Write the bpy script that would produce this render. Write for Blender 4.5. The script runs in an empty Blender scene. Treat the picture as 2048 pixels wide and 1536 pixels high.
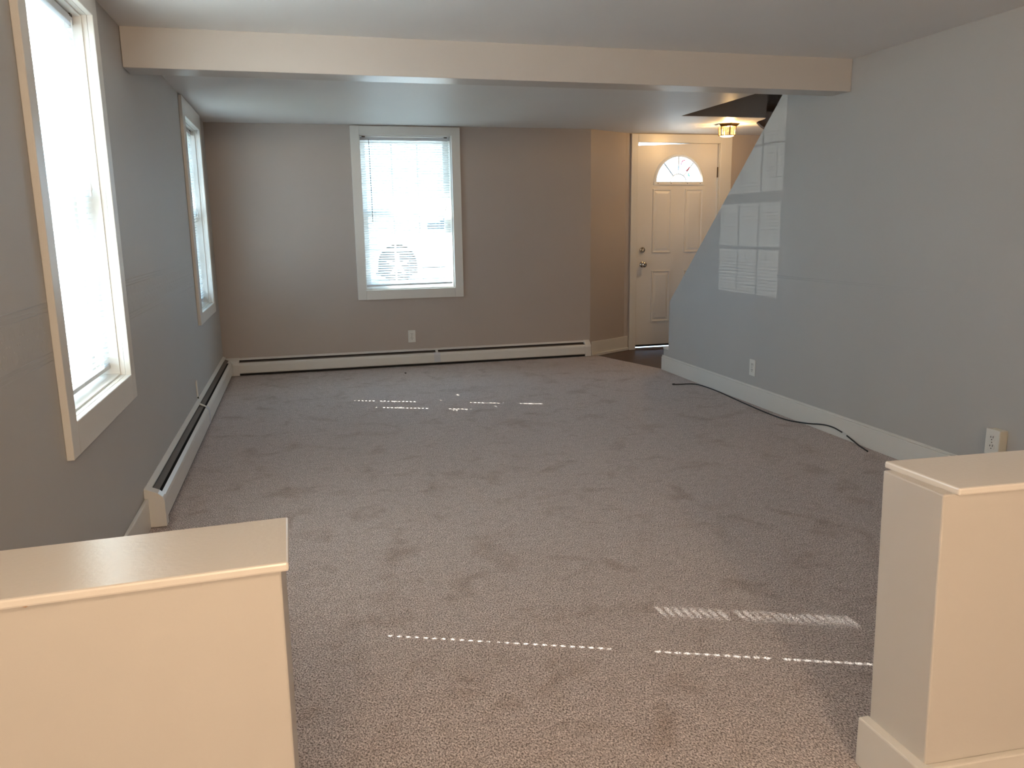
import bpy, bmesh, math, random
from mathutils import Vector, Matrix
random.seed(7)
C = bpy.context.scene
COL = C.collection
PI = math.pi

# ------------------------------------------------------------------ camera, sky, lights, exposure
cd = bpy.data.cameras.new('camera'); cam = bpy.data.objects.new('camera', cd); COL.objects.link(cam)
FW = Vector((0.247867, 0.949293, -0.193402)); RT = Vector((0.966770, -0.255267, -0.013924)); UP = Vector((0.062587, 0.183524, 0.981021))
cam.matrix_world = Matrix(((RT.x, UP.x, -FW.x, 0.0), (RT.y, UP.y, -FW.y, 0.0), (RT.z, UP.z, -FW.z, 1.263), (0, 0, 0, 1)))
cd.sensor_width = 36.0; cd.lens = 1590.22 / 2048 * 36.0; cd.clip_start = 0.02
C.camera = cam

C.view_settings.view_transform = 'Standard'
C.view_settings.look = 'None'
C.view_settings.gamma = 1.0
C.view_settings.use_curve_mapping = False
C.view_settings.exposure = -0.25
C.cycles.max_bounces = 14
C.cycles.diffuse_bounces = 7
C.cycles.transparent_max_bounces = 16
C.cycles.caustics_reflective = False
C.cycles.caustics_refractive = False

SKY = 12.3
SUN = 62.0
LAMP = 158.0; LAMP2 = 41.0
GLINT = 22000.0
W = bpy.data.worlds.new('overcast_sky'); C.world = W; W.use_nodes = True
bg = W.node_tree.nodes['Background']
bg.inputs[0].default_value = (0.50, 0.745, 1.0, 1); bg.inputs[1].default_value = SKY

def aim(o, d): o.rotation_euler = Vector(d).to_track_quat('-Z', 'Y').to_euler()
sd = bpy.data.lights.new('sun', 'SUN'); sd.energy = SUN; sd.angle = math.radians(0.27); sd.color = (1.0, 0.95, 0.88)
so = bpy.data.objects.new('sun', sd); COL.objects.link(so); so.location = (-8, 8, 8); aim(so, (1, -0.42, -0.79))
# low sunlight bounced back into the room by a pane of glass across the road
gd = bpy.data.lights.new('reflected_sun', 'SPOT'); gd.energy = GLINT; gd.shadow_soft_size = 0.012
gd.spot_size = math.radians(2.3); gd.spot_blend = 0.1; gd.color = (1.0, 0.97, 0.9)
go = bpy.data.objects.new('reflected_sun', gd); COL.objects.link(go)
GD = Vector((3.845, -1.30, 0.075)).normalized(); go.location = Vector((-0.775, 6.44, 1.385)) - GD * 45.0; aim(go, GD)
# incandescent ceiling lamp of the room the photographer stands in
ld = bpy.data.lights.new('near_room_lamp', 'POINT'); ld.energy = LAMP; ld.shadow_soft_size = 0.14; ld.color = (1.0, 0.75, 0.50)
lo = bpy.data.objects.new('near_room_lamp', ld); COL.objects.link(lo); lo.location = (0.35, -1.9, 1.95)
ld2 = ld.copy(); ld2.shadow_soft_size = 0.09; ld2.color = (1.0, 0.73, 0.47); ld2.energy = LAMP2; lo2 = bpy.data.objects.new('near_room_lamp', ld2); COL.objects.link(lo2); lo2.location = (-0.35, -0.3, 2.03)

# ------------------------------------------------------------------ helpers
class MB:
    def __init__(self): self.bm = bmesh.new()
    def face(self, pts):
        return self.bm.faces.new([self.bm.verts.new(p) for p in pts])
    def box(self, x0, x1, y0, y1, z0, z1, m=None):
        m = m or (lambda a, b, c: (a, b, c))
        v = [self.bm.verts.new(m(x, y, z)) for x in (x0, x1) for y in (y0, y1) for z in (z0, z1)]
        for f in ((0, 1, 3, 2), (4, 6, 7, 5), (0, 4, 5, 1), (2, 3, 7, 6), (0, 2, 6, 4), (1, 5, 7, 3)):
            self.bm.faces.new([v[i] for i in f])
    def prism(self, bot, top):
        """two loops of the same length joined by quads and capped"""
        a = [self.bm.verts.new(p) for p in bot]; b = [self.bm.verts.new(p) for p in top]; n = len(a)
        self.bm.faces.new(a[::-1]); self.bm.faces.new(b)
        for i in range(n): self.bm.faces.new((a[i], a[(i + 1) % n], b[(i + 1) % n], b[i]))
    def zprism(self, poly, z0, z1): self.prism([(x, y, z0) for x, y in poly], [(x, y, z1) for x, y in poly])
    def xprism(self, poly, x0, x1): self.prism([(x0, y, z) for y, z in poly], [(x1, y, z) for y, z in poly])
    def yprism(self, poly, y0, y1): self.prism([(x, y0, z) for x, z in poly], [(x, y1, z) for x, z in poly])
    def tube(self, pts, r, seg=8, cap=True):
        pts = [Vector(p) for p in pts]; rings = []; prev = None
        for i, p in enumerate(pts):
            t = (pts[min(i + 1, len(pts) - 1)] - pts[max(i - 1, 0)]).normalized()
            u = (prev - t * prev.dot(t)) if prev else t.orthogonal()
            u.normalize(); prev = u; w = t.cross(u); rr = r[i] if isinstance(r, (list, tuple)) else r
            rings.append([self.bm.verts.new(p + (u * math.cos(a) + w * math.sin(a)) * rr) for a in [2 * PI * k / seg for k in range(seg)]])
        for A, B in zip(rings, rings[1:]):
            for k in range(seg): self.bm.faces.new((A[k], A[(k + 1) % seg], B[(k + 1) % seg], B[k]))
        if cap: self.bm.faces.new(rings[0][::-1]); self.bm.faces.new(rings[-1])
    def lathe(self, prof, o, ax, seg=24):
        """prof: (radius, distance along ax) pairs around the axis ax from o"""
        o = Vector(o); ax = Vector(ax).normalized(); u = ax.orthogonal().normalized(); w = ax.cross(u); rings = []
        for r, h in prof:
            rings.append([self.bm.verts.new(o + ax * h + (u * math.cos(a) + w * math.sin(a)) * r) for a in [2 * PI * (k + .5) / seg for k in range(seg)]])
        for A, B in zip(rings, rings[1:]):
            for k in range(seg): self.bm.faces.new((A[k], A[(k + 1) % seg], B[(k + 1) % seg], B[k]))
        self.bm.faces.new(rings[0][::-1]); self.bm.faces.new(rings[-1])
    def build(self, name, mat, parent=None, bevel=0.0, smooth=False, base=None, recalc=True):
        if recalc: bmesh.ops.recalc_face_normals(self.bm, faces=self.bm.faces)
        off = root_loc(parent) if parent else Vector(base or (0, 0, 0))
        for v in self.bm.verts: v.co -= off
        me = bpy.data.meshes.new(name); self.bm.to_mesh(me); self.bm.free()
        if smooth:
            for p in me.polygons: p.use_smooth = True
        o = bpy.data.objects.new(name, me); COL.objects.link(o); me.materials.append(mat)
        if parent: o.parent = parent
        else: o.location = off
        if bevel:
            b = o.modifiers.new('bevel', 'BEVEL'); b.width = bevel; b.segments = 2; b.limit_method = 'ANGLE'; b.angle_limit = math.radians(40)
            b.harden_normals = False
        return o
def root_loc(o):
    while o.parent: o = o.parent
    return o.location.copy()
def empty(name, loc):
    o = bpy.data.objects.new(name, None); COL.objects.link(o); o.location = loc; o.empty_display_size = 0.05; return o
def tag(o, label, cat, group=None):
    o['label'] = label; o['category'] = cat
    if group: o['group'] = group
    return o
def struct(o, label=None, cat=None):
    o['kind'] = 'structure'
    if label: o['label'] = label
    if cat: o['category'] = cat
    return o

# ------------------------------------------------------------------ materials
def new_mat(name):
    m = bpy.data.materials.new(name); m.use_nodes = True; nt = m.node_tree
    return m, nt, nt.nodes['Principled BSDF'], nt.nodes['Material Output']
def node(nt, t, **kw):
    n = nt.nodes.new(t)
    for k, v in kw.items():
        if k in n.inputs: n.inputs[k].default_value = v
        else: setattr(n, k, v)
    return n
def paint(name, col, rough=0.5, bump=0.08, scale=140.0, var=0.03, metal=0.0, spec=0.5, dist=0.002):
    m, nt, p, out = new_mat(name); L = nt.links.new
    g = node(nt, 'ShaderNodeNewGeometry')
    n1 = node(nt, 'ShaderNodeTexNoise', Scale=2.3, Detail=4.0); L(g.outputs['Position'], n1.inputs['Vector'])
    mx = node(nt, 'ShaderNodeMixRGB'); mx.inputs[1].default_value = (*[c * (1 - var) for c in col], 1); mx.inputs[2].default_value = (*[min(1, c * (1 + var)) for c in col], 1)
    L(n1.outputs['Fac'], mx.inputs[0]); L(mx.outputs[0], p.inputs['Base Color'])
    n2 = node(nt, 'ShaderNodeTexNoise', Scale=scale, Detail=3.0); L(g.outputs['Position'], n2.inputs['Vector'])
    b = node(nt, 'ShaderNodeBump', Strength=bump, Distance=dist); L(n2.outputs['Fac'], b.inputs['Height']); L(b.outputs[0], p.inputs['Normal'])
    p.inputs['Roughness'].default_value = rough; p.inputs['Metallic'].default_value = metal; p.inputs['Specular IOR Level'].default_value = spec
    return m

M = {}
M['wall'] = paint('grey_wall_paint', (0.465, 0.455, 0.445), 0.55, 0.10, 160)
M['taupe'] = paint('taupe_wall_paint', (0.45, 0.395, 0.36), 0.55, 0.10, 160)
M['half'] = paint('half_wall_paint', (0.60, 0.575, 0.545), 0.55, 0.08, 160)
M['beam'] = paint('beam_paint', (0.56, 0.53, 0.505), 0.30, 0.08, 160)
M['ceiling'] = paint('ceiling_paint', (0.76, 0.75, 0.745), 0.5, 0.10, 120)
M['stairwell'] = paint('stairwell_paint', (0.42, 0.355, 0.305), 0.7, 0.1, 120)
M['trim'] = paint('white_trim_paint', (0.72, 0.70, 0.665), 0.32, 0.05, 90)
M['cap'] = paint('gloss_cap_paint', (0.80, 0.77, 0.73), 0.26, 0.16, 110)
M['vinyl'] = paint('white_vinyl', (0.78, 0.78, 0.77), 0.35, 0.02, 60)
M['door'] = paint('door_paint', (0.74, 0.72, 0.70), 0.38, 0.08, 200)
M['heater'] = paint('heater_enamel', (0.72, 0.70, 0.67), 0.35, 0.03, 80)
M['fin'] = paint('heater_fins', (0.20, 0.17, 0.15), 0.5, 0.3, 60, metal=0.6)
M['dark'] = paint('heater_painted_shade', (0.02, 0.018, 0.017), 0.8, 0.05, 60)
M['plate'] = paint('outlet_plastic', (0.74, 0.73, 0.69), 0.35, 0.01, 60)
M['ivory'] = paint('ivory_plastic', (0.70, 0.66, 0.56), 0.4, 0.01, 60)
M['slot'] = paint('slot_black', (0.015, 0.014, 0.013), 0.6, 0.0, 60)
M['rubber'] = paint('black_rubber', (0.012, 0.012, 0.012), 0.45, 0.05, 90)
M['brass'] = paint('aged_brass', (0.30, 0.17, 0.05), 0.35, 0.05, 70, metal=1.0)
M['chrome'] = paint('satin_nickel', (0.55, 0.52, 0.48), 0.2, 0.02, 70, metal=1.0)
M['hinge'] = paint('dark_hinge_metal', (0.06, 0.045, 0.035), 0.45, 0.05, 70, metal=0.7)
M['rail'] = paint('blind_rail_enamel', (0.62, 0.63, 0.66), 0.4, 0.02, 60)
M['wand'] = paint('smoke_wand', (0.20, 0.21, 0.22), 0.25, 0.0, 60)
M['came'] = paint('lead_came', (0.28, 0.28, 0.28), 0.4, 0.1, 70, metal=0.6)
M['alum'] = paint('threshold_aluminium', (0.6, 0.6, 0.6), 0.3, 0.05, 60, metal=0.9)
M['car'] = paint('white_car_paint', (0.75, 0.76, 0.78), 0.25, 0.0, 10)
M['carglass'] = paint('dark_car_glass', (0.02, 0.025, 0.03), 0.1, 0.0, 10)
M['tyre'] = paint('tyre_rubber', (0.012, 0.012, 0.013), 0.8, 0.2, 40)
M['alloy'] = paint('alloy_wheel', (0.5, 0.5, 0.52), 0.35, 0.0, 10, metal=0.8)
M['ground'] = paint('street_asphalt', (0.60, 0.60, 0.59), 0.9, 0.4, 30, var=0.15, dist=0.01)
M['bark'] = paint('tree_bark', (0.10, 0.075, 0.055), 0.9, 0.8, 20, dist=.01)
M['leaf'] = paint('tree_leaf', (0.10, 0.18, 0.05), 0.6, 0.1, 30, var=.3)
M['lawn'] = paint('lawn_grass', (0.085, 0.10, 0.05), 0.9, 0.8, 60, var=.35, dist=.02)
M['chip'] = paint('bare_wood_chip', (0.42, 0.24, 0.13), 0.8, 0.2, 90)
M['paper_pink'] = paint('pink_glass', (0.75, 0.16, 0.22), 0.3, 0.0, 60)
M['green'] = paint('green_glass', (0.25, 0.62, 0.45), 0.3, 0.0, 60)
for k in ('paper_pink', 'green'):
    p = M[k].node_tree.nodes['Principled BSDF']; p.inputs['Transmission Weight'].default_value = 0.4

def slat_material():
    m, nt, p, out = new_mat('blind_slat_enamel'); L = nt.links.new
    g = node(nt, 'ShaderNodeNewGeometry'); n1 = node(nt, 'ShaderNodeTexNoise', Scale=30.0); L(g.outputs['Position'], n1.inputs['Vector'])
    cr = node(nt, 'ShaderNodeMixRGB'); cr.inputs[1].default_value = (0.76, 0.77, 0.78, 1); cr.inputs[2].default_value = (0.83, 0.84, 0.84, 1); L(n1.outputs['Fac'], cr.inputs[0])
    L(cr.outputs[0], p.inputs['Base Color']); p.inputs['Roughness'].default_value = 0.4
    t = node(nt, 'ShaderNodeBsdfTranslucent'); t.inputs[0].default_value = (0.85, 0.88, 0.86, 1)
    mx = node(nt, 'ShaderNodeMixShader'); mx.inputs[0].default_value = 0.30
    L(p.outputs[0], mx.inputs[1]); L(t.outputs[0], mx.inputs[2]); L(mx.outputs[0], out.inputs[0]); return m
M['slat'] = slat_material()

def glass_material(name, tint=(0.95, 0.98, 0.97)):
    m, nt, p, out = new_mat(name); L = nt.links.new
    nt.nodes.remove(p)
    tr = node(nt, 'ShaderNodeBsdfTransparent'); tr.inputs[0].default_value = (*tint, 1)
    gl = node(nt, 'ShaderNodeBsdfGlossy'); gl.inputs['Roughness'].default_value = 0.02
    fr = node(nt, 'ShaderNodeFresnel'); ge = node(nt, 'ShaderNodeNewGeometry'); ma = node(nt, 'ShaderNodeMapRange')
    ma.inputs['To Min'].default_value = 1.45; ma.inputs['To Max'].default_value = 1 / 1.45; L(ge.outputs['Backfacing'], ma.inputs['Value']); L(ma.outputs[0], fr.inputs[0])  # thin pane: same reflectance on both faces
    mx = node(nt, 'ShaderNodeMixShader'); L(fr.outputs[0], mx.inputs[0]); L(tr.outputs[0], mx.inputs[1]); L(gl.outputs[0], mx.inputs[2]); L(mx.outputs[0], out.inputs[0]); return m
M['glass'] = glass_material('window_glass')

def carpet_material():
    m, nt, p, out = new_mat('frieze_carpet'); L = nt.links.new
    g = node(nt, 'ShaderNodeNewGeometry'); pos = g.outputs['Position']
    mp = node(nt, 'ShaderNodeMapping'); mp.inputs['Rotation'].default_value = (0, 0, 0.6); mp.inputs['Scale'].default_value = (1.35, 0.9, 1); L(pos, mp.inputs['Vector'])
    fine = node(nt, 'ShaderNodeTexNoise', Scale=165.0, Detail=3.0, Roughness=0.72); L(mp.outputs[0], fine.inputs['Vector'])
    r1 = node(nt, 'ShaderNodeValToRGB'); e = r1.color_ramp.elements
    e[0].position = 0.38; e[0].color = (0.125, 0.088, 0.074, 1); e[1].position = 0.64; e[1].color = (1.0, 0.90, 0.87, 1)
    x = r1.color_ramp.elements.new(0.5); x.color = (0.55, 0.468, 0.458, 1)
    L(fine.outputs['Fac'], r1.inputs[0])
    # pile leaning different ways: soft mottled patches, slightly stained
    pat = node(nt, 'ShaderNodeTexNoise', Scale=5.0, Detail=4.0, Roughness=0.6, Distortion=0.5); L(pos, pat.inputs['Vector'])
    r2 = node(nt, 'ShaderNodeValToRGB'); e = r2.color_ramp.elements
    e[0].position = 0.27; e[0].color = (0.72, 0.665, 0.62, 1); e[1].position = 0.47; e[1].color = (1, 1, 1, 1)
    L(pat.outputs['Fac'], r2.inputs[0])
    mul = node(nt, 'ShaderNodeMixRGB', blend_type='MULTIPLY'); mul.inputs[0].default_value = 1.0; L(r1.outputs[0], mul.inputs[1]); L(r2.outputs[0], mul.inputs[2])
    mid = node(nt, 'ShaderNodeTexNoise', Scale=26.0, Detail=5.0, Roughness=0.75); L(pos, mid.inputs['Vector'])
    r3 = node(nt, 'ShaderNodeValToRGB'); e = r3.color_ramp.elements
    e[0].position = 0.32; e[0].color = (0.80, 0.79, 0.78, 1); e[1].position = 0.6; e[1].color = (1.04, 1.04, 1.04, 1); L(mid.outputs['Fac'], r3.inputs[0])
    mul2 = node(nt, 'ShaderNodeMixRGB', blend_type='MULTIPLY'); mul2.inputs[0].default_value = 1.0; L(mul.outputs[0], mul2.inputs[1]); L(r3.outputs[0], mul2.inputs[2])
    L(mul2.outputs[0], p.inputs['Base Color']); p.inputs['Roughness'].default_value = 0.95
    p.inputs['Sheen Weight'].default_value = 0.25; p.inputs['Sheen Roughness'].default_value = 0.5; p.inputs['Specular IOR Level'].default_value = 0.15
    b = node(nt, 'ShaderNodeBump', Strength=0.9, Distance=0.006); L(fine.outputs['Fac'], b.inputs['Height'])
    b2 = node(nt, 'ShaderNodeBump', Strength=0.35, Distance=0.02); L(mid.outputs['Fac'], b2.inputs['Height']); L(b.outputs[0], b2.inputs['Normal']); L(b2.outputs[0], p.inputs['Normal'])
    return m
M['carpet'] = carpet_material()

def wood_material():
    m, nt, p, out = new_mat('dark_hardwood'); L = nt.links.new
    g = node(nt, 'ShaderNodeNewGeometry'); mp = node(nt, 'ShaderNodeMapping'); mp.inputs['Scale'].default_value = (1.2, 14, 1); L(g.outputs['Position'], mp.inputs['Vector'])
    n = node(nt, 'ShaderNodeTexNoise', Scale=5.0, Detail=6.0, Distortion=0.8); L(mp.outputs[0], n.inputs['Vector'])
    r = node(nt, 'ShaderNodeValToRGB'); e = r.color_ramp.elements; e[0].color = (0.030, 0.011, 0.007, 1); e[1].color = (0.085, 0.032, 0.020, 1); e[0].position = .3; e[1].position = .7
    L(n.outputs['Fac'], r.inputs[0])
    w = node(nt, 'ShaderNodeTexWave', Scale=1.9); w.bands_direction = 'Y'; w.wave_profile = 'SAW'; L(g.outputs['Position'], w.inputs['Vector'])
    r2 = node(nt, 'ShaderNodeValToRGB'); e = r2.color_ramp.elements; e[0].color = (0.3, 0.3, 0.3, 1); e[0].position = 0.0; e[1].position = 0.05; e[1].color = (1, 1, 1, 1); L(w.outputs['Fac'], r2.inputs[0])
    mu = node(nt, 'ShaderNodeMixRGB', blend_type='MULTIPLY'); mu.inputs[0].default_value = 1; L(r.outputs[0], mu.inputs[1]); L(r2.outputs[0], mu.inputs[2])
    L(mu.outputs[0], p.inputs['Base Color']); p.inputs['Roughness'].default_value = 0.4; return m
M['wood'] = wood_material()

def lamp_glass(name, tint, emit):
    m, nt, p, out = new_mat(name); L = nt.links.new; nt.nodes.remove(p)
    tr = node(nt, 'ShaderNodeBsdfTransparent'); tr.inputs[0].default_value = (0.95, 0.86, 0.68, 1)
    em = node(nt, 'ShaderNodeEmission'); em.inputs[0].default_value = (*tint, 1)
    g = node(nt, 'ShaderNodeNewGeometry'); n = node(nt, 'ShaderNodeTexNoise', Scale=60.0); L(g.outputs['Position'], n.inputs['Vector'])
    mt = node(nt, 'ShaderNodeMath', operation='MULTIPLY'); mt.inputs[1].default_value = emit * 2; L(n.outputs['Fac'], mt.inputs[0]); L(mt.outputs[0], em.inputs[1])
    mx = node(nt, 'ShaderNodeMixShader'); mx.inputs[0].default_value = 0.55; L(tr.outputs[0], mx.inputs[1]); L(em.outputs[0], mx.inputs[2]); L(mx.outputs[0], out.inputs[0]); return m
M['amber'] = lamp_glass('amber_lamp_glass', (1.0, 0.72, 0.30), 1.5)
M['lampbottom'] = lamp_glass('frosted_lamp_glass', (1.0, 0.84, 0.6), 5.0)

# ------------------------------------------------------------------ the room
XL, XR, YB, YD, ZC = -0.714, 3.070, 7.382, 7.64, 2.163
YN = -2.6                                   # wall behind the camera
EDGE = [(2.800, 7.341), (3.066, 6.462)]     # carpet edge to the hardwood

mb = MB(); mb.zprism([(XL, YN), (XR, YN), (XR, 6.42), EDGE[1], EDGE[0], (2.735, YB), (XL, YB)], -0.03, 0.0)
struct(mb.build('floor', M['carpet']), 'grey brown frieze carpet covering the room', 'carpet')
mb = MB(); mb.zprism([(2.70, 7.30), (3.05, 6.30), (5.1, 6.30), (5.1, 7.82), (2.70, 7.82)], -0.06, -0.010)
struct(mb.build('floor_foyer', M['wood']), 'dark reddish hardwood floor in front of the entry door', 'floor')

WIN = {1: (2.635, 3.470, 0.698, 2.060), 2: (6.005, 6.840, 0.698, 2.035), 3: (0.567, 1.388, 0.717, 2.080)}
# left wall, two openings
mb = MB(); T = 0.17
def left_piece(y0, y1, z0, z1): mb.box(XL - T, XL, y0, y1, z0, z1)
ys = [YN - T, WIN[1][0] - .02, WIN[1][1] + .02, WIN[2][0] - .02, WIN[2][1] + .02, YB + T]
for i in (0, 2, 4): left_piece(ys[i], ys[i + 1], -0.03, 2.4)
for k in (1, 2):
    u0, u1, z0, z1 = WIN[k]; left_piece(u0 - .02, u1 + .02, -0.03, z0 - .02); left_piece(u0 - .02, u1 + .02, z1 + .02, 2.4)
wall_left = struct(mb.build('wall_left', M['wall']), 'long left wall with two windows', 'wall')
# back wall
mb = MB(); u0, u1, z0, z1 = WIN[3]
mb.box(XL - T, u0 - .02, YB, YB + T, -0.03, 2.4); mb.box(u1 + .02, 2.735, YB, YB + T, -0.03, 2.4)
mb.box(u0 - .02, u1 + .02, YB, YB + T, -0.03, z0 - .02); mb.box(u0 - .02, u1 + .02, YB, YB + T, z1 + .02, 2.4)
struct(mb.build('wall_back', M['taupe']), 'back wall with the middle window', 'wall')
mb = MB(); mb.zprism([(2.735, YB), (3.20, YD), (3.20, YD + .16), (2.735, YB + T)], -0.06, 2.4)
struct(mb.build('wall_foyer', M['taupe']), 'short angled wall between back wall and entry door', 'wall')
DX0, DX1, DZ = 3.325, 4.233, 2.073
mb = MB()
mb.box(3.20, DX0, YD, YD + .16, -0.06, 2.4); mb.box(DX1, 5.1, YD, YD + .16, -0.06, 2.4); mb.box(DX0, DX1, YD, YD + .16, DZ, 2.4)
struct(mb.build('wall_door', M['taupe']), 'wall around the entry door', 'wall')
# right wall with the sloping stair cut
mb = MB()
mb.xprism([(YN - .16, -0.03), (6.412, -0.03), (6.412, 0.185), (6.318, 0.185), (6.318, 0.612), (4.62, 2.205), (4.62, 2.4), (YN - .16, 2.4)], XR, XR + 0.108)
wall_right = struct(mb.build('wall_right', M['wall']), 'right wall cut away along the stairs', 'wall')
mb = MB(); mb.box(XL, XR, YN - .16, YN, -0.03, 2.4)
struct(mb.build('wall_near', M['wall']), 'wall behind the viewer', 'wall')
# ceiling, with the stairwell opening and its ragged plaster edge
mb = MB()
mb.zprism([(XL - T, YN - .16), (3.178, YN - .16), (3.178, 6.41), (3.985, 6.41), (4.012, 6.47), (4.026, 6.53), (4.036, 6.60), (4.062, 6.68), (4.115, 6.77), (4.185, 6.86), (4.255, 6.95), (4.325, 7.04), (4.40, 7.13), (4.48, 7.22), (4.56, 7.31), (4.96, 7.78), (4.96, YD + .16), (XL - T, YD + .16)], ZC, 2.185)
struct(mb.build('ceiling', M['ceiling']), 'white ceiling', 'ceiling')
mb = MB(); mb.box(XL + .001, XR - .001, 4.081, 4.250, 1.989, ZC + .02)
struct(mb.build('beam', M['beam'], bevel=0.003), 'painted ceiling beam crossing the room', 'beam')
# stairwell going up behind the right wall
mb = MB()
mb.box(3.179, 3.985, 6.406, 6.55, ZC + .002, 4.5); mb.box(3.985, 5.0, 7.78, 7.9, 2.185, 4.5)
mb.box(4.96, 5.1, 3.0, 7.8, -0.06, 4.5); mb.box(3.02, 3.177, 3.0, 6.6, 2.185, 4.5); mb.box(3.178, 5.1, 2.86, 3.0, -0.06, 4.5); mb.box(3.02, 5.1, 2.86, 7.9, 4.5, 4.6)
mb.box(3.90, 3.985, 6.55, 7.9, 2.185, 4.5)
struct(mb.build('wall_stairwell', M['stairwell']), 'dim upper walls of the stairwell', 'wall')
st = struct(empty('stairs', (3.6, 6.4, 0)), 'stairs rising behind the right wall', 'stairs')
mb = MB()
pr = [(6.40, -0.05)]
for k in range(12): pr += [(6.40 - .203 * k, .185 + .19 * k), (6.40 - .203 * (k + 1), .185 + .19 * k)]
pr += [(6.40 - .203 * 12, -0.05)]
mb.xprism(pr, 3.182, 4.30); mb.build('riser_block', M['trim'], st)
for k in range(12):
    mb = MB(); y = 6.40 - .203 * k; z = .185 + .19 * k
    if k == 0: mb.box(3.074, 4.30, y - .075, y + .030, z, z + .022)
    mb.box(3.182, 4.30, y - .2, y + .030, z, z + .022); mb.build('tread', M['trim'] if k == 0 else M['wood'], st)

# raised wallpaper border, painted over, on the left wall
def half_round(mb, pts, r, nrm):
    mb.tube([Vector(p) for p in pts], r, 6)
mb = MB()
def border(y0, y1):
    for z, r in ((1.068, .0035), (1.055, .002), (1.043, .0035), (0.926, .003), (0.914, .002), (0.902, .0035)):
        mb.tube([(XL - r * .80, y0, z), (XL - r * .80, y1, z)], r, 6)
    y = y0 + .045
    while y < y1 - .04:
        for (cz, ra, a0, a1) in ((1.012, .022, -20, 200), (0.958, .022, 160, 380)):
            mb.tube([(XL - .0006, y + ra * math.cos(math.radians(a0 + (a1 - a0) * k / 10)), cz + ra * math.sin(math.radians(a0 + (a1 - a0) * k / 10))) for k in range(11)], .0013, 5)
        for dy, dz in ((-.030, .0), (.0, .018), (.0, -.018), (.030, 0.0)):
            mb.lathe([(.0055, -.001), (.004, .0008), (.001, .0012)], (XL - .0003, y + dy, .985 + dz), (1, 0, 0), 8)
        y += .078
border(1.5, 2.553); border(3.552, 5.885); border(6.95, 7.37)
mb.build('wallpaper_border', M['wall'], wall_left, smooth=True)
mb = MB()
for z, r in ((0.926, .0025), (0.914, .002)): mb.tube([(XR + r * .8, 1.5, z), (XR + r * .8, 4.72, z - .004)], r, 6)
mb.build('wallpaper_border', M['wall'], wall_right, smooth=True)

# baseboards
def board(name, x0, x1, y0, y1, h, label, parent=None):
    m_ = MB(); m_.box(x0, x1, y0, y1, 0.0, h); return struct(m_.build(name, M['trim'], bevel=0.004), label, 'baseboard')
mb = MB(); mb.xprism([(1.45, 0), (6.425, 0), (6.425, .118), (1.45, .118)], XR - .015, XR); mb.xprism([(1.45, .118), (6.425, .118), (6.425, .132), (1.45, .132)], XR - .008, XR)
struct(mb.build('baseboard_right', M['trim'], bevel=0.003), 'white baseboard along the right wall', 'baseboard')
board('baseboard_left', XL, XL + .016, 1.45, 3.57, .135, 'white baseboard left of the heater end')
mb = MB(); a = Vector((2.742, 7.376)); b = Vector((3.236, 7.648)); d = (b - a).normalized(); n = Vector((d.y, -d.x))
def quad(p, q, w): return [tuple(p), tuple(p + n * w), tuple(q + n * w), tuple(q)]
mb.zprism(quad(a, b, .016), -0.01, .137); mb.zprism(quad(a, b, .030), -0.01, .018)
struct(mb.build('baseboard_foyer', M['trim'], bevel=0.003), 'white baseboard on the angled wall by the door', 'baseboard')

# ------------------------------------------------------------------ half walls in the foreground
def half_wall(name, cap_poly, wall_bot, wall_top, zc, label, base_quads):
    r = struct(empty(name, (wall_bot[0][0], wall_bot[0][1], 0)), label, 'half wall')
    m_ = MB(); m_.prism([(x, y, 0) for x, y in wall_bot], [(x, y, zc - .015) for x, y in wall_top]); m_.build('wall_body', M['half'], r, bevel=0.0035)
    m_ = MB(); m_.zprism(cap_poly, zc - .016, zc); m_.build('cap_board', M['cap'], r, bevel=0.004)
    for q in base_quads:
        m_ = MB(); m_.zprism(q, 0.0, .122); m_.build('baseboard', M['trim'], r, bevel=0.004)
    return r
ZH = 0.7425
half_wall('wall_half_left', [(XL, 1.213), (-0.048, 1.246), (-0.051, 1.461), (XL, 1.428)],
          [(XL, 1.228), (-0.063, 1.258), (-0.064, 1.448), (XL, 1.416)], [(XL, 1.228), (-0.061, 1.258), (-0.061, 1.448), (XL, 1.416)], ZH,
          'low half wall with white cap board on the left in the foreground', [[(-0.063, 1.24), (-0.045, 1.24), (-0.045, 1.464), (-0.063, 1.464)]])
half_wall('wall_half_right', [(1.235, 1.231), (XR, 1.135), (XR, 1.338), (1.227, 1.434)],
          [(1.230, 1.243), (XR, 1.15), (XR, 1.325), (1.230, 1.416)], [(1.210, 1.243), (XR, 1.15), (XR, 1.325), (1.210, 1.416)], ZH,
          'low half wall with white cap board on the right in the foreground',
          [[(1.202, 1.237), (1.231, 1.237), (1.231, 1.425), (1.202, 1.425)], [(1.202, 1.226), (XR, 1.133), (XR, 1.150), (1.202, 1.244)]])

# chipped paint on the front edge of the left cap board
hl = bpy.data.objects['wall_half_left']; mb = MB(); pts = [(-.013, .001), (-.004, .004), (0, .009), (.004, .004), (.012, .001), (.005, -.002), (.001, -.004), (-.005, -.002)]
mb.prism([(-.422 + a, 1.229 + (a - .008) * .05, ZH - .0125 + b) for a, b in pts], [(-.422 + a, 1.236, ZH - .0125 + b) for a, b in pts]); mb.build('paint_chip', M['chip'], hl)

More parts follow.
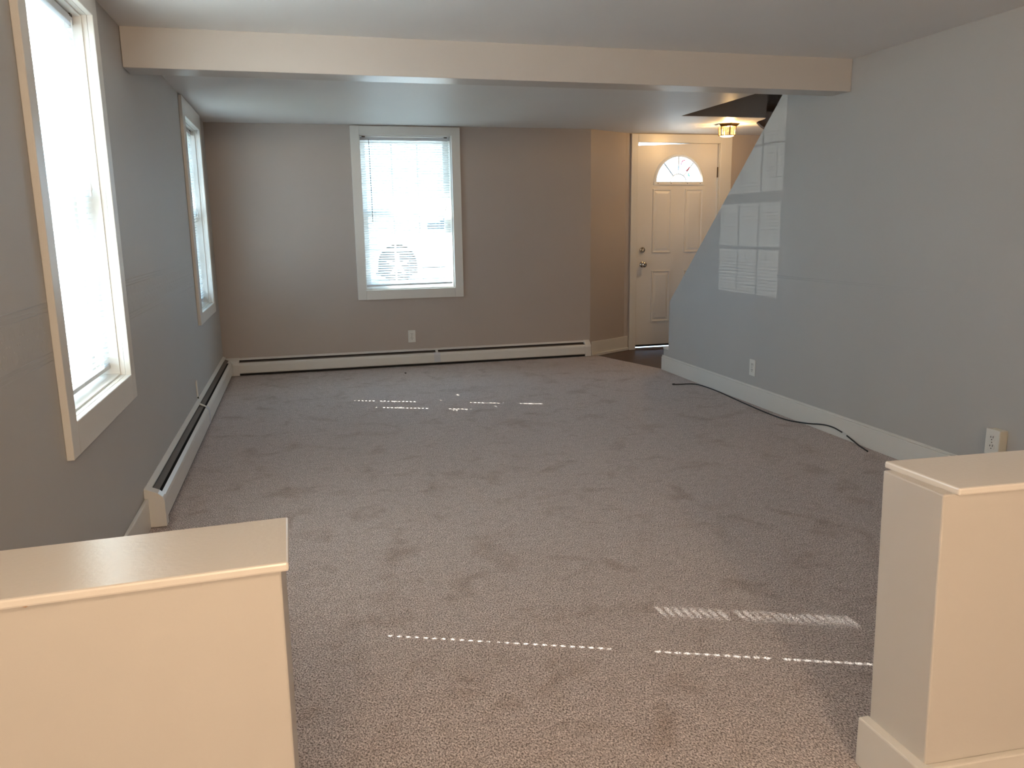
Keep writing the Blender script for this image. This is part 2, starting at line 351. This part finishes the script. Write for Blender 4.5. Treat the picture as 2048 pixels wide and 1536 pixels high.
# ------------------------------------------------------------------ windows and blinds
MAP = {1: lambda u, n, z: (XL + n, u, z), 2: lambda u, n, z: (XL + n, u, z), 3: lambda u, n, z: (u, YB - n, z)}
CAS = {1: (2.560, 3.546, 0.593, 2.150), 2: (5.890, 6.922, 0.620, 2.155), 3: (0.490, 1.467, 0.630, 2.154)}
BIX = {1: (XL, 3.05, .7), 2: (XL, 6.42, .7), 3: (.98, YB, .7)}
WLAB = {1: 'near left window, tall and glaring white', 2: 'far left window beside the back corner', 3: 'window in the middle of the back wall'}
def window(k):
    m = MAP[k]; u0, u1, z0, z1 = WIN[k]; a0, a1, c0, c1 = CAS[k]
    r = struct(empty('window_%d' % k, BIX[k]), WLAB[k], 'window')
    g = MB(); t = .022
    g.box(a0, u0, 0, t, c0, c1, m); g.box(u1, a1, 0, t, c0, c1, m); g.box(u0, u1, 0, t, z1, c1, m); g.box(u0, u1, 0, t, c0, z0, m)
    g.build('casing', M['trim'], r, bevel=0.003)
    g = MB()
    for (p, q, s) in ((0.0, -.018, 0.0), (-.018, -.16, .007)):
        g.box(u0 - .02, u0 + s, q, p, z0 - .02, z1 + .02, m); g.box(u1 - s, u1 + .02, q, p, z0 - .02, z1 + .02, m)
        g.box(u0 + s, u1 - s, q, p, z1 - s, z1 + .02, m); g.box(u0 + s, u1 - s, q, p, z0 - .02, z0 + s, m)
    g.build('jamb', M['trim'], r)
    zm = (z0 + z1) / 2 + .0
    for nm, n0, n1, b, c in (('upper_sash', -.158, -.132, zm - .030, z1 - .007), ('lower_sash', -.130, -.104, z0 + .007, zm + .030)):
        g = MB(); l, rr = u0 + .007, u1 - .007; w = .052
        g.box(l, l + w, n0, n1, b, c, m); g.box(rr - w, rr, n0, n1, b, c, m); g.box(l + w, rr - w, n0, n1, c - w, c, m); g.box(l + w, rr - w, n0, n1, b, b + w, m)
        s = g.build(nm, M['vinyl'], r, bevel=0.003)
        g = MB(); gl, gr, gb, gc = l + w, rr - w, b + w, c - w; nm_ = (n0 + n1) / 2
        for i in (1, 2):
            u = gl + (gr - gl) * i / 3; g.box(u - .008, u + .008, nm_ - .004, nm_ + .004, gb, gc, m)
        g.box(gl, gr, nm_ - .0035, nm_ + .0035, (gb + gc) / 2 - .008, (gb + gc) / 2 + .008, m)
        g.build('muntin_grid', M['vinyl'], s)
        g = MB(); g.box(gl - .004, gr + .004, nm_ - .0075, nm_ - .0055, gb - .004, gc + .004, m); g.build('glass_pane', M['glass'], s)
    return r
for k in (1, 2, 3): window(k)

SW, PITCH = 0.025, 0.0208
def blind(k, tilt, label, wand_u, wand_len, rail_tilt=0.0, twist=None, holes=()):
    """venetian blind hanging inside window k; tilt>0 lifts the room-side edge of the slats"""
    m = MAP[k]; u0, u1, z0, z1 = WIN[k]; a, b = u0 + .012, u1 - .012; N = -.062
    r = tag(empty('venetian_blind', m((a + b) / 2, N, z0)), label, 'blind', 'white mini blinds inside the window frames')
    g = MB(); zt = z1 - .012
    g.box(a, b, N - .02, N + .018, zt - .028, zt, m); g.build('headrail', M['rail'], r, bevel=0.002)
    for u in (a + .03, b - .03): g = MB(); g.box(u - .014, u + .014, N - .022, N + .020, zt - .004, zt + .005, m); g.build('mounting_bracket', M['hinge'], r)
    zr = z0 + .040
    def tl(u): return rail_tilt * (u - (a + b) / 2)
    g = MB(); g.prism([m(a, N - .012, zr - .009 + tl(a)), m(a, N + .012, zr - .009 + tl(a)), m(a, N + .012, zr + .007 + tl(a)), m(a, N - .012, zr + .007 + tl(a))],
                      [m(b, N - .012, zr - .009 + tl(b)), m(b, N + .012, zr - .009 + tl(b)), m(b, N + .012, zr + .007 + tl(b)), m(b, N - .012, zr + .007 + tl(b))])
    g.build('bottom_rail', M['rail'], r, bevel=0.002)
    cords = [a + (.105 if k != 2 else .175), (a + b) / 2, b - .105]
    # slats: a thin curved strip with a routed hole at every cord
    g = MB(); bm = g.bm; H = .0035 if k != 2 else .012
    st = sorted({round(x, 4) for x in [a, b] + [c + s * H for c in cords for s in (-1, 1)] + [a + (b - a) * i / 12 for i in range(1, 12)]})
    ws = [-.5, -.13, .13, .5]
    zb, zt2 = zr + .012, zt - .040; n = int((zt2 - zb) / PITCH)
    for i in range(n + 1):
        z = zb + (zt2 - zb) * i / n
        rows = []
        for u in st:
            t = math.radians(tilt + (twist(u, z) if twist else 0) + 0.0)
            zz = z + tl(u) * max(0, 1 - i / 6)
            rows.append([bm.verts.new(m(u, N + SW * w * math.cos(t), zz + SW * w * math.sin(t) + .0016 * (1 - 4 * w * w))) for w in ws])
        for (p, q), (ua, ub) in zip(zip(rows, rows[1:]), zip(st, st[1:])):
            hole = any(abs((ua + ub) / 2 - c) < H * .8 for c in [cords[q] for q in holes])
            for j in range(3):
                if hole and j == 1: continue
                bm.faces.new((p[j], p[j + 1], q[j + 1], q[j]))
    g.build('slats', M['slat'], r, smooth=True)
    for c in cords:
        g = MB()
        for dn in (-.0138, .0138): g.tube([m(c - .004, N + dn, zr), m(c - .004, N + dn, zt - .02)], .0006, 5)
        g.tube([m(c + .004, N, zr), m(c + .004, N, zt - .02)], .0007, 5); g.build('ladder_cord', M['vinyl'], r)
    g = MB(); g.tube([m(wand_u, N + .024, zt - .02), m(wand_u + .002, N + .028, zt - .05), m(wand_u + .006, N + .03, zt - wand_len)], [.002, .0035, .0035], 6); g.build('tilt_wand', M['wand'], r)
    g = MB()
    for du, lz in ((0, .62), (.008, .60)): g.tube([m(b - .05 + du, N + .022, zt - .02), m(b - .05 + du, N + .024, zt - lz)], .0009, 5)
    for du, lz in ((0, .62), (.008, .60)): g.lathe([(.0015, 0), (.005, .02), (.0045, .026)], m(b - .05 + du, N + .024, zt - lz), (0, 0, -1), 8)
    g.build('pull_cord', M['vinyl'], r)
    return r
def tw1(u, z):
    return -10 * math.exp(-((u - 3.03) / .07) ** 2) if z > 1.46 else 0
FLECKS = [(6.39, 1.02), (6.40, 1.10), (6.20, 1.11), (6.15, 1.40), (6.50, 1.37), (6.70, 1.49), (6.32, 1.63), (6.43, 1.85), (6.54, 1.96), (6.05, 1.97)]
def tw2(u, z):
    return -20.0 * max(math.exp(-((u - a_) / .055) ** 2 - ((z - b_) / .026) ** 2) for a_, b_ in FLECKS)
blind(1, 9.0, 'tall white blind glowing in the near left window', 2.72, .7, twist=tw1, holes=(0,))
blind(2, 12.0, 'white blind in the far left window near the corner', 6.10, .7, twist=tw2, holes=(0, 1))
blind(3, -31.0, 'white blind in the back wall window with dark wand', .652, .74, rail_tilt=.008)

# ------------------------------------------------------------------ baseboard heaters
def heater(name, P, u0, u1, d, h, label, seam, endcaps, mitre):
    """P(u, depth, z); runs u0..u1 along the wall"""
    r = tag(empty(name, P((u0 + u1) / 2, d / 2, 0)), label, 'baseboard heater', 'hot water baseboard heaters along the walls')
    def run(prof, a, b, nm, mt, bevel=0.0, mit=False):
        g = MB(); g.prism([P(a + (p[0] * mitre[0] if mit else 0), p[0], p[1]) for p in prof], [P(b + (p[0] * mitre[1] if mit else 0), p[0], p[1]) for p in prof]); return g.build(nm, mt, r, bevel=bevel)
    run([(0, .012), (.003, .012), (.003, h - .014), (.022, h - .017), (.022, h - .011), (0.003, h), (0, h)], u0, u1, 'back_panel', M['heater'])
    f = [(d - .018, h - .036), (d - .004, h - .048), (d, h - .060), (d, .030), (d - .008, .022), (d - .008, .025), (d - .003, .034), (d - .003, h - .060), (d - .006, h - .050), (d - .020, h - .039)]
    run(f, u0, u1, 'front_cover', M['heater'], mit=True)
    run([(.018, h - .027), (d * .58, h - .035), (d * .58, h - .0375), (.018, h - .0305)], u0, u1, 'damper', M['fin'])
    run([(.0035, .004), (d - .012, .004), (d - .012, h - .060), (.0050, h - .050), (.0050, h - .0155), (.0035, h - .0155)], u0 + .01, u1 - .01, 'fin_shade_block', M['dark'])  # near-black fin block and liner, painting in the shade inside the heater
    for s in seam:
        run([(d - .017, h - .0345), (d - .0035, h - .047), (d + .0012, h - .060), (d + .0012, .029), (d, .029), (d, h - .060), (d - .004, h - .048), (d - .018, h - .036)], s - .03, s + .03, 'joint_cover', M['rail'])
        run([(.010, h - .004), (d - .016, h - .034), (d - .016, h - .039), (.010, h - .010)], s - .012, s + .012, 'bridge_clip', M['heater'])
    for a, b in endcaps:
        run([(0, .004), (d + .003, .004), (d + .003, h - .056), (d - .004, h - .038), (d - .022, h - .020), (.006, h + .003), (0, h + .003)], a, b, 'end_cap', M['heater'], bevel=0.002)
    return r
heater('baseboard_heater', lambda u, d, z: (XL + d, u, z), 3.60, YB, .078, .176, 'long white baseboard heater along the left wall below the windows', [5.42], [(3.565, 3.62)], (0, -1))
heater('baseboard_heater', lambda u, d, z: (u, YB - d, z), XL, 2.70, .066, .154, 'long white baseboard heater along the back wall under the window', [1.19], [(2.662, 2.722), (XL + .012, XL + .135)], (1, 0))

# ------------------------------------------------------------------ entry door
dr = struct(empty('door_1', (3.78, YD, 0)), 'white panelled entry door with half round window', 'door')
mb = MB(); cf = YD - .022
mb.box(3.254, DX0, cf, YD, -.01, 2.156); mb.box(DX1, 4.362, cf, YD, -.01, 2.156); mb.box(DX0, DX1, cf, YD, DZ, 2.156)
mb.build('door_casing', M['trim'], dr, bevel=0.003)
mb = MB()
mb.box(DX0 - .001, DX0 + .004, YD, YD + .16, -.01, DZ); mb.box(DX1 - .006, DX1 + .001, YD, YD + .16, -.01, DZ)
mb.box(DX1 - .03, DX1 - .006, YD + .056, YD + .075, .0, DZ)
mb.build('door_jamb', M['trim'], dr)
mb = MB(); mb.box(DX0, DX1, YD - .005, YD + .16, -.012, .006); mb.build('threshold', M['alum'], dr, bevel=0.002)
SX0, SX1, SY0, SY1, SB = 3.330, 4.212, YD + .008, YD + .052, .036
def top(x): return 2.046 + .026 * min(1, max(0, (x - SX0) / .62))
FX, FZ, FR, FH = 3.786, 1.692, .250, .252
mb = MB(); NA = 32
arc = [(FX - FR * math.cos(PI * i / NA), FZ + FH * math.sin(PI * i / NA)) for i in range(NA + 1)]
mb.box(SX0, SX1, SY0, SY1, SB, FZ)
mb.box(SX0, FX - FR, SY0, SY1, FZ, FZ + .001); mb.box(FX + FR, SX1, SY0, SY1, FZ, FZ + .001)
def slab_strip(a, b, c, e): mb.prism([(p[0], SY0, p[1]) for p in (a, b, c, e)], [(p[0], SY1, p[1]) for p in (a, b, c, e)])
slab_strip((SX0, FZ), (arc[0][0], FZ), (arc[0][0], top(arc[0][0])), (SX0, top(SX0)))
for i in range(NA): slab_strip(arc[i], arc[i + 1], (arc[i + 1][0], top(arc[i + 1][0])), (arc[i][0], top(arc[i][0])))
slab_strip((arc[-1][0], FZ), (SX1, FZ), (SX1, top(SX1)), (arc[-1][0], top(arc[-1][0])))
slab = mb.build('door_slab', M['door'], dr)
def panel(x0, x1, z0, z1):
    g = MB(); s = SY0
    def ring(o, yo, i, yi):
        A = [(x0 + o, s - yo, z0 + o), (x1 - o, s - yo, z0 + o), (x1 - o, s - yo, z1 - o), (x0 + o, s - yo, z1 - o)]
        B = [(x0 + i, s - yi, z0 + i), (x1 - i, s - yi, z0 + i), (x1 - i, s - yi, z1 - i), (x0 + i, s - yi, z1 - i)]
        for k in range(4): g.face([A[k], A[(k + 1) % 4], B[(k + 1) % 4], B[k]])
    ring(0, -.001, .004, .009); ring(.004, .009, .014, .008); ring(.014, .008, .022, .0005); ring(.022, .0005, .048, .008)
    g.face([(x0 + .048, s - .008, z0 + .048), (x1 - .048, s - .008, z0 + .048), (x1 - .048, s - .008, z1 - .048), (x0 + .048, s - .008, z1 - .048)])
    g.build('raised_panel', M['door'], dr)
for x0, x1 in ((3.500, 3.712), (3.858, 4.066)):
    panel(x0, x1, .982, 1.626); panel(x0, x1, .272, .804)
# half round light
mb = MB()
def arc_pts(r, h, y, n=32): return [(FX - r * math.cos(PI * i / n), y, FZ + h * math.sin(PI * i / n)) for i in range(n + 1)]
for (ra, rb) in ((FR + .028, FR - .004),):
    o1 = arc_pts(ra, ra + .002, SY0 - .004); o2 = arc_pts((ra + rb) / 2, (ra + rb) / 2 + .002, SY0 - .016); o3 = arc_pts(rb, rb + .002, SY0 - .006); o0 = arc_pts(ra, ra + .002, SY0 + .004); o4 = arc_pts(rb, rb + .002, SY0 + .02)
    for A, B in ((o0, o1), (o1, o2), (o2, o3), (o3, o4)):
        for i in range(32): mb.face([A[i], A[i + 1], B[i + 1], B[i]])
mb.box(FX - FR - .028, FX + FR + .028, SY0 - .012, SY0 + .02, FZ - .028, FZ + .003)
fr_ = mb.build('fanlight_frame', M['vinyl'], dr)
mb = MB()
for x in (-.235, -.09, .09, .235): mb.lathe([(.005, 0), (.005, .003)], (FX + x, SY0 - .012, FZ - .014), (0, -1, 0), 10)
mb.build('screw_cap', M['came'], fr_)
gp = MB(); gp.yprism([(x, z) for x, z in arc], SY0 + .020, SY0 + .026); gp.build('fanlight_glass', M['glass'], dr)
mb = MB(); yc = SY0 + .014
mb.tube([(FX - .088 * math.cos(PI * i / 16), yc, FZ + .080 * math.sin(PI * i / 16)) for i in range(17)], .0062, 6)
for a_ in (49, 90, 131):
    c_, s_ = math.cos(math.radians(a_)), math.sin(math.radians(a_)); mb.tube([(FX + .085 * c_, yc, FZ + .080 * s_), (FX + FR * c_, yc, FZ + FH * s_)], .0062, 6)
mb.build('leading', M['came'], fr_)
mb = MB(); mb.box(SX0, SX1, SY0 + .004, SY1 - .004, .014, SB); mb.build('door_sweep', M['rubber'], dr)
hw = MB(); hw.lathe([(.030, 0), (.030, .006), (.026, .010), (.012, .014), (.011, .030), (.020, .036), (.027, .046), (.028, .056), (.022, .066), (.008, .069)], (3.398, SY0, .868), (0, -1, 0), 24)
hw.build('door_knob', M['chrome'], dr, smooth=True)
hw = MB(); hw.lathe([(.029, 0), (.029, .008), (.025, .016), (.019, .018), (.018, .022)], (3.396, SY0, 1.016), (0, -1, 0), 24)
db = hw.build('deadbolt', M['chrome'], dr)
hw = MB(); hw.box(3.392, 3.400, SY0 - .036, SY0 - .022, 1.000, 1.032); hw.build('thumb_turn', M['chrome'], db, bevel=.002)
for z in (1.790, 1.05, .25):
    hw = MB(); hw.box(SX1 + .002, DX1 - .007, SY0 - .004, SY0 + .002, z - .05, z + .05); hw.tube([(SX1 + .006, SY0 - .004, z - .052), (SX1 + .006, SY0 - .004, z + .052)], .006, 8); hw.build('hinge', M['hinge'], dr)

# suncatcher hanging on the door's half round window
sc = tag(empty('suncatcher', (3.87, YD, 1.70)), 'small pink and green glass ornament hanging in the half round door window', 'ornament')
def blob(pts, r, nm, mt):
    g = MB(); g.tube(pts, r, 8); g.build(nm, mt, sc, smooth=True)
ys_ = SY0 + .006
blob([(3.808, ys_, 1.838), (3.812, ys_, 1.876), (3.826, ys_, 1.900), (3.846, ys_, 1.909), (3.868, ys_, 1.903)], [.002, .005, .007, .006, .002], 'petal', M['paper_pink'])
blob([(3.902, ys_, 1.850), (3.898, ys_, 1.828), (3.884, ys_, 1.812), (3.856, ys_, 1.800)], [.002, .008, .009, .002], 'petal', M['paper_pink'])
blob([(3.893, ys_, 1.780), (3.897, ys_, 1.760), (3.907, ys_, 1.748)], [.003, .010, .004], 'leaf', M['green'])
blob([(3.888, ys_, 1.812), (3.898, ys_, 1.785), (3.906, ys_, 1.75), (3.915, ys_, 1.702)], .0022, 'stem', M['came'])

# ------------------------------------------------------------------ foyer ceiling light
LX, LY = 3.868, 6.86
cl = tag(empty('ceiling_light', (LX, LY, ZC)), 'small hexagonal brass ceiling light with amber glass near the door', 'ceiling light')
def hexa(r, z, rot=0.35): return [(LX + r * math.cos(PI / 3 * i + rot), LY + r * math.sin(PI / 3 * i + rot), z) for i in range(6)]
mb = MB(); mb.prism(hexa(.112, ZC - .006), hexa(.112, ZC)); mb.prism(hexa(.086, ZC - .024), hexa(.108, ZC - .006)); mb.build('canopy', M['brass'], cl)
A_, B_ = hexa(.078, ZC - .024), hexa(.072, ZC - .100)
for i in range(6):
    j = (i + 1) % 6; mb = MB(); c = Vector((LX, LY, ZC - .06)); q = [Vector(A_[i]), Vector(A_[j]), Vector(B_[j]), Vector(B_[i])]
    nn = (q[1] - q[0]).cross(q[3] - q[0]).normalized() * .0015
    mb.prism([p + nn for p in q], [p - nn for p in q]); mb.build('glass_panel', M['amber'], cl)
for i in range(6):
    mb = MB(); mb.tube([A_[i], B_[i]], .0055, 6); mb.build('rib', M['brass'], cl)
mb = MB()
for i in range(6): mb.tube([B_[i], B_[(i + 1) % 6]], .0035, 6)
mb.build('bottom_ring', M['brass'], cl)
mb = MB(); mb.lathe([(.066, 0), (.062, .006), (.045, .012), (.015, .015)], (LX, LY, ZC - .100), (0, 0, -1), 24); mb.build('bottom_glass', M['lampbottom'], cl)
bl = bpy.data.lights.new('foyer_bulb', 'POINT'); bl.energy = 125.0; bl.color = (1.0, 0.73, 0.46); bl.shadow_soft_size = .022
bo = bpy.data.objects.new('foyer_bulb', bl); COL.objects.link(bo); bo.location = (LX + .02, LY - .005, ZC - .065)

# ------------------------------------------------------------------ outlets, switch plate, cord, small things
def outlet(P, cu, cz, w, h, label, depth=.006, box=0.0, slots=True):
    r = tag(empty('power_outlet', P(cu, 0, cz - h / 2)), label, 'outlet', 'white wall outlets')
    if box:
        g = MB(); g.box(cu - w * .49, cu + w * .49, 0, box, cz - h * .49, cz + h * .49, P); g.build('surface_box', M['ivory'], r, bevel=.003)
    g = MB(); g.box(cu - w / 2, cu + w / 2, box, box + depth, cz - h / 2, cz + h / 2, P); g.build('cover_plate', M['plate'], r, bevel=.003)
    for s in (1, -1):
        z = cz + s * .0205
        g = MB(); q = [(cu + .0165 * math.cos(a) * (1.0), z + max(-.0125, min(.0125, .0165 * math.sin(a)))) for a in [2 * PI * k / 24 for k in range(24)]]
        g.prism([P(u, box + depth - .001, zz) for u, zz in q], [P(u, box + depth + .002, zz) for u, zz in q]); rc = g.build('receptacle', M['plate'], r)
        g = MB(); f = box + depth + .0015
        for du, hh in ((-.0064, .0050), (.0064, .0040)): g.box(cu + du - .0014, cu + du + .0014, f, f + .0012, z + .0005, z + .0005 + hh * 2, P)
        g.lathe([(.0026, 0), (.0026, .0012)], P(cu, f, z - .0072), Vector(P(0, 1, 0)) - Vector(P(0, 0, 0)), 10)
        g.build('slot', M['slot'], rc)
    g = MB(); g.lathe([(.003, 0), (.0026, .0012)], P(cu, box + depth, cz), Vector(P(0, 1, 0)) - Vector(P(0, 0, 0)), 10); g.build('screw', M['chrome'], r)
    return r
PB = lambda u, n, z: (u, YB - n, z)
PR = lambda u, n, z: (XR - n, u, z)
PL = lambda u, n, z: (XL + n, u, z)
outlet(PB, .966, .276, .070, .114, 'white power outlet on the back wall below the window')
outlet(PR, 4.962, .258, .074, .118, 'white power outlet low on the right wall behind the black cord')
outlet(PR, 2.858, .262, .076, .120, 'boxy surface mounted outlet on the right wall behind the half wall', box=.042)
wc = tag(empty('wire_cover', PL(5.49, 0, .185)), 'narrow white plastic strip on the left wall just above the heater', 'wire cover')
mb = MB(); mb.box(5.478, 5.502, 0, .009, .195, .305, PL); mb.build('plastic_strip', M['plate'], wc, bevel=.003)
mb = MB(); mb.tube([PL(5.492, .005, .198), PL(5.497, .006, .188), PL(5.507, .007, .183)], .004, 8); o_ = mb.build('wire_stub', M['rubber'], wc); o_['label'] = 'dark wire end'

cz = .0045
cpts = [(2.845, 5.742, cz), (2.90, 5.728, cz), (2.96, 5.722, cz), (3.015, 5.690, cz), (3.036, 5.58, cz), (3.040, 5.42, cz), (3.028, 5.22, cz), (3.010, 4.98, cz), (2.999, 4.78, cz), (2.994, 4.58, cz), (3.008, 4.42, cz), (3.036, 4.32, .010), (3.048, 4.24, .020), (3.050, 4.16, .036),
        (3.050, 4.09, .047), (3.050, 4.02, .050), (3.050, 3.96, .044), (3.049, 3.90, .034), (3.045, 3.83, .018), (3.035, 3.76, .006), (3.020, 3.70, cz), (3.004, 3.648, cz)]
def smooth_path(p, n=5):
    out = []
    for i in range(len(p) - 1):
        P0, P1, P2, P3 = [Vector(p[min(max(i + k, 0), len(p) - 1)]) for k in (-1, 0, 1, 2)]
        for j in range(n):
            t = j / n; out.append(.5 * ((2 * P1) + (P2 - P0) * t + (2 * P0 - 5 * P1 + 4 * P2 - P3) * t * t + (3 * P1 - P0 - 3 * P2 + P3) * t ** 3))
    out.append(Vector(p[-1])); return out
cp = smooth_path(cpts)
ck = tag(empty('cable', (3.0, 4.7, 0)), 'thin black cable lying on the carpet along the right baseboard', 'cord')
mb = MB(); mb.tube(cp, .0042, 8); mb.build('wire', M['rubber'], ck, smooth=True)
mb = MB(); mb.tube([(2.852, 5.741, .006), (2.835, 5.744, .006), (2.832, 5.7445, .006)], [.006, .006, .004], 8); mb.build('connector', M['rubber'], ck)
iw = min(range(len(cp)), key=lambda i: (cp[i] - Vector((3.05, 3.915, .036))).length)
mb = MB(); mb.tube(cp[iw - 1:iw + 3], .0052, 8); o_ = mb.build('tape_wrap', M['vinyl'], ck); o_['label'] = 'white tape wrap'
mb = MB(); mb.lathe([(.004, 0), (.009, .003), (.008, .007), (.002, .009)], (.843, 6.973, 0), (.1, .05, 1), 9)
tag(mb.build('debris_speck', M['rubber'], base=(.843, 6.973, 0)), 'tiny black speck on the carpet below the back heater', 'debris')

# ------------------------------------------------------------------ outside: street and parked car
mb = MB(); prof = [(-60, -.5), (9.0, -.5), (14.0, .26), (60, .30)]
for (ya, za), (yb, zb) in zip(prof, prof[1:]): mb.face([(-60, ya, za), (60, ya, za), (60, yb, zb), (-60, yb, zb)])
struct(mb.build('ground_outside', M['ground']), 'street outside the house', 'ground')
mb = MB(); mb.face([(-60, 4.4, -.49), (-.9, 4.4, -.49), (-.9, 9.0, -.49), (-60, 9.0, -.49)]); mb.face([(-60, 9.0, -.49), (-.9, 9.0, -.49), (-.9, 12.5, .043), (-60, 12.5, .043)])  # unseen dark lawn, added to cut light bounced up off the ground
struct(mb.build('added_lawn', M['lawn']), 'unseen side lawn added to cut bounce light into the far left window', 'lawn')
car = tag(empty('car', (2.9, 15.9, .27)), 'white car parked outside seen through the back window blind', 'car')
CY0, CY1, GZ = 15.0, 16.75, .27
def arch(cx, r=.365, cz_=.62): return [(cx + r * math.cos(PI - PI * i / 14), cz_ + r * math.sin(PI - PI * i / 14)) for i in range(15)]
prof = [(.93, .62), (.90, .50), (1.0, .46), (1.38, .46)] + [(x, max(z, .46)) for x, z in arch(1.757)] + [(2.135, .46), (4.06, .46)] + [(x, max(z, .46)) for x, z in arch(4.44)] + [(4.82, .46), (5.25, .50), (5.30, .75), (5.24, 1.12), (4.9, 1.20), (2.25, 1.215), (1.5, 1.12), (1.02, .98)]
mb = MB(); mb.yprism(prof, CY0, CY1); mb.build('car_body', M['car'], car, bevel=.03)
mb = MB(); gh = [(2.15, 1.20), (2.85, 1.66), (3.2, 1.72), (4.3, 1.70), (4.75, 1.58), (5.0, 1.19)]
mb.prism([(x, CY0 + .06, z) if z < 1.3 else (x, CY0 + .24, z) for x, z in gh], [(x, CY1 - .06, z) if z < 1.3 else (x, CY1 - .24, z) for x, z in gh]); mb.build('car_cabin', M['car'], car, bevel=.03)
for w in ([(2.34, 1.24), (2.92, 1.60), (3.42, 1.63), (3.42, 1.24)], [(3.52, 1.24), (3.52, 1.63), (4.22, 1.61), (4.62, 1.50), (4.75, 1.24)]):
    mb = MB(); f = lambda z: CY0 + .06 + (z - 1.2) * .36
    mb.prism([(x, f(z) - .012, z) for x, z in w], [(x, f(z) + .03, z) for x, z in w]); mb.build('side_window', M['carglass'], car)
for cx in (1.757, 4.44):
    for yy, s in ((CY0 + .02, 1), (CY1 - .22, 0)):
        mb = MB(); mb.lathe([(.20, 0), (.32, .01), (.335, .04), (.335, .16), (.31, .20), (.2, .20)], (cx, yy, .605), (0, 1, 0), 32); wh = mb.build('wheel', M['tyre'], car, smooth=False)
        mb = MB(); mb.lathe([(.06, -.004), (.06, .02)], (cx, yy - .008, .605), (0, 1, 0), 20)
        for k in range(5):
            a_ = 2 * PI * k / 5 + .3; d_ = Vector((math.cos(a_), 0, math.sin(a_))); e_ = Vector((-d_.z, 0, d_.x)); c_ = Vector((cx, yy - .006, .605))
            q = [c_ + d_ * .04 + e_ * .035, c_ + d_ * .215 + e_ * .022, c_ + d_ * .215 - e_ * .022, c_ + d_ * .04 - e_ * .035]; mb.prism(q, [p + Vector((0, .02, 0)) for p in q])
        mb.build('rim_spokes', M['alloy'], wh)
mb = MB(); mb.box(1.36, 2.16, CY0 + .25, CY0 + .27, .40, 1.0); mb.build('wheel_well', M['tyre'], car)
mb = MB(); mb.box(2.30, 2.48, CY0 - .16, CY0 + .03, 1.24, 1.36); mb.build('side_mirror', M['carglass'], car, bevel=.03)
mb = MB(); mb.box(.95, 1.2, CY0 - .004, CY0 + .2, .84, .96); mb.build('headlight', M['glass'], car)
mb = MB(); mb.box(2.2, 4.0, CY0 - .006, CY0 + .01, .52, .56); mb.build('sill_strip', M['rubber'], car)
mb = MB(); mb.box(3.22, 3.40, CY0 - .015, CY0 + .01, 1.05, 1.08); mb.build('door_handle', M['alloy'], car)

# two leafy trees outside: one, unseen, is added to keep sun off the far left window, the other stands green behind its blind
def tree(name_loc, trunk, centre, radii, n, size, seed, label, rays=()):
    t_ = tag(empty('tree', name_loc), label, 'tree'); rr = random.Random(seed)
    g = MB(); g.tube([v[:3] for v in trunk], [v[3] for v in trunk], 10); g.build('trunk', M['bark'], t_, smooth=True)
    g = MB(); sd_ = Vector((-1, .42, .79)).normalized()
    for i in range(n):
        d_ = Vector((rr.gauss(0, 1), rr.gauss(0, 1), rr.gauss(0, 1))).normalized() * (rr.random() ** .4)
        c_ = Vector(centre) + Vector((d_.x * radii[0], d_.y * radii[1], d_.z * radii[2]))
        if any((c_ - p - sd_ * (c_ - p).dot(sd_)).length < .085 for p in rays): continue
        a_ = Vector((rr.gauss(0, 1), rr.gauss(0, 1), rr.gauss(0, 1))).normalized(); b_ = a_.orthogonal().normalized(); l = size * (1 + .7 * rr.random())
        g.face([c_ - a_ * l, c_ + b_ * l * .55, c_ + a_ * l, c_ - b_ * l * .55])
    g.build('crown', M['leaf'], t_, recalc=False)
gaps = [Vector((-.776, u, z)) for u, z in FLECKS + [(6.18, 1.05), (6.18, 1.2), (6.18, 1.3), (6.42, .98), (6.42, 1.15), (6.42, 1.6)]]  # crown gaps carved along sun rays so light flecks reach the carpet
tree((-4.5, 9.0, -.5), [(-4.5, 9.0, -.5, .16), (-4.5, 8.95, 1.5, .13), (-4.4, 8.6, 2.8, .11), (-4.3, 8.2, 3.8, .07), (-4.2, 7.9, 4.6, .03)],
     (-4.15, 7.85, 4.05), (.95, 1.0, 1.15), 7500, .045, 3, 'unseen leafy tree added outside to shade the far left window', gaps)
tree((-1.75, 13.0, -.3), [(-1.75, 13.0, -.3, .14), (-1.75, 13.0, 1.2, .12), (-1.7, 12.95, 2.4, .08), (-1.65, 12.9, 3.4, .03)],
     (-1.75, 13.0, 1.9), (1.0, 1.3, 2.2), 4800, .07, 5, 'green leafy tree showing dimly through the blind of the far left window')

# window portals guide the sky light into the room (they give off nothing)
for k in (1, 2, 3):
    u0, u1, z0, z1 = WIN[k]; pl = bpy.data.lights.new('sky_portal', 'AREA'); pl.shape = 'RECTANGLE'; pl.size = u1 - u0; pl.size_y = z1 - z0
    po = bpy.data.objects.new('sky_portal', pl); COL.objects.link(po); po.location = MAP[k]((u0 + u1) / 2, -.165, (z0 + z1) / 2)
    aim(po, (1, 0, 0) if k < 3 else (0, -1, 0)); pl.cycles.is_portal = True
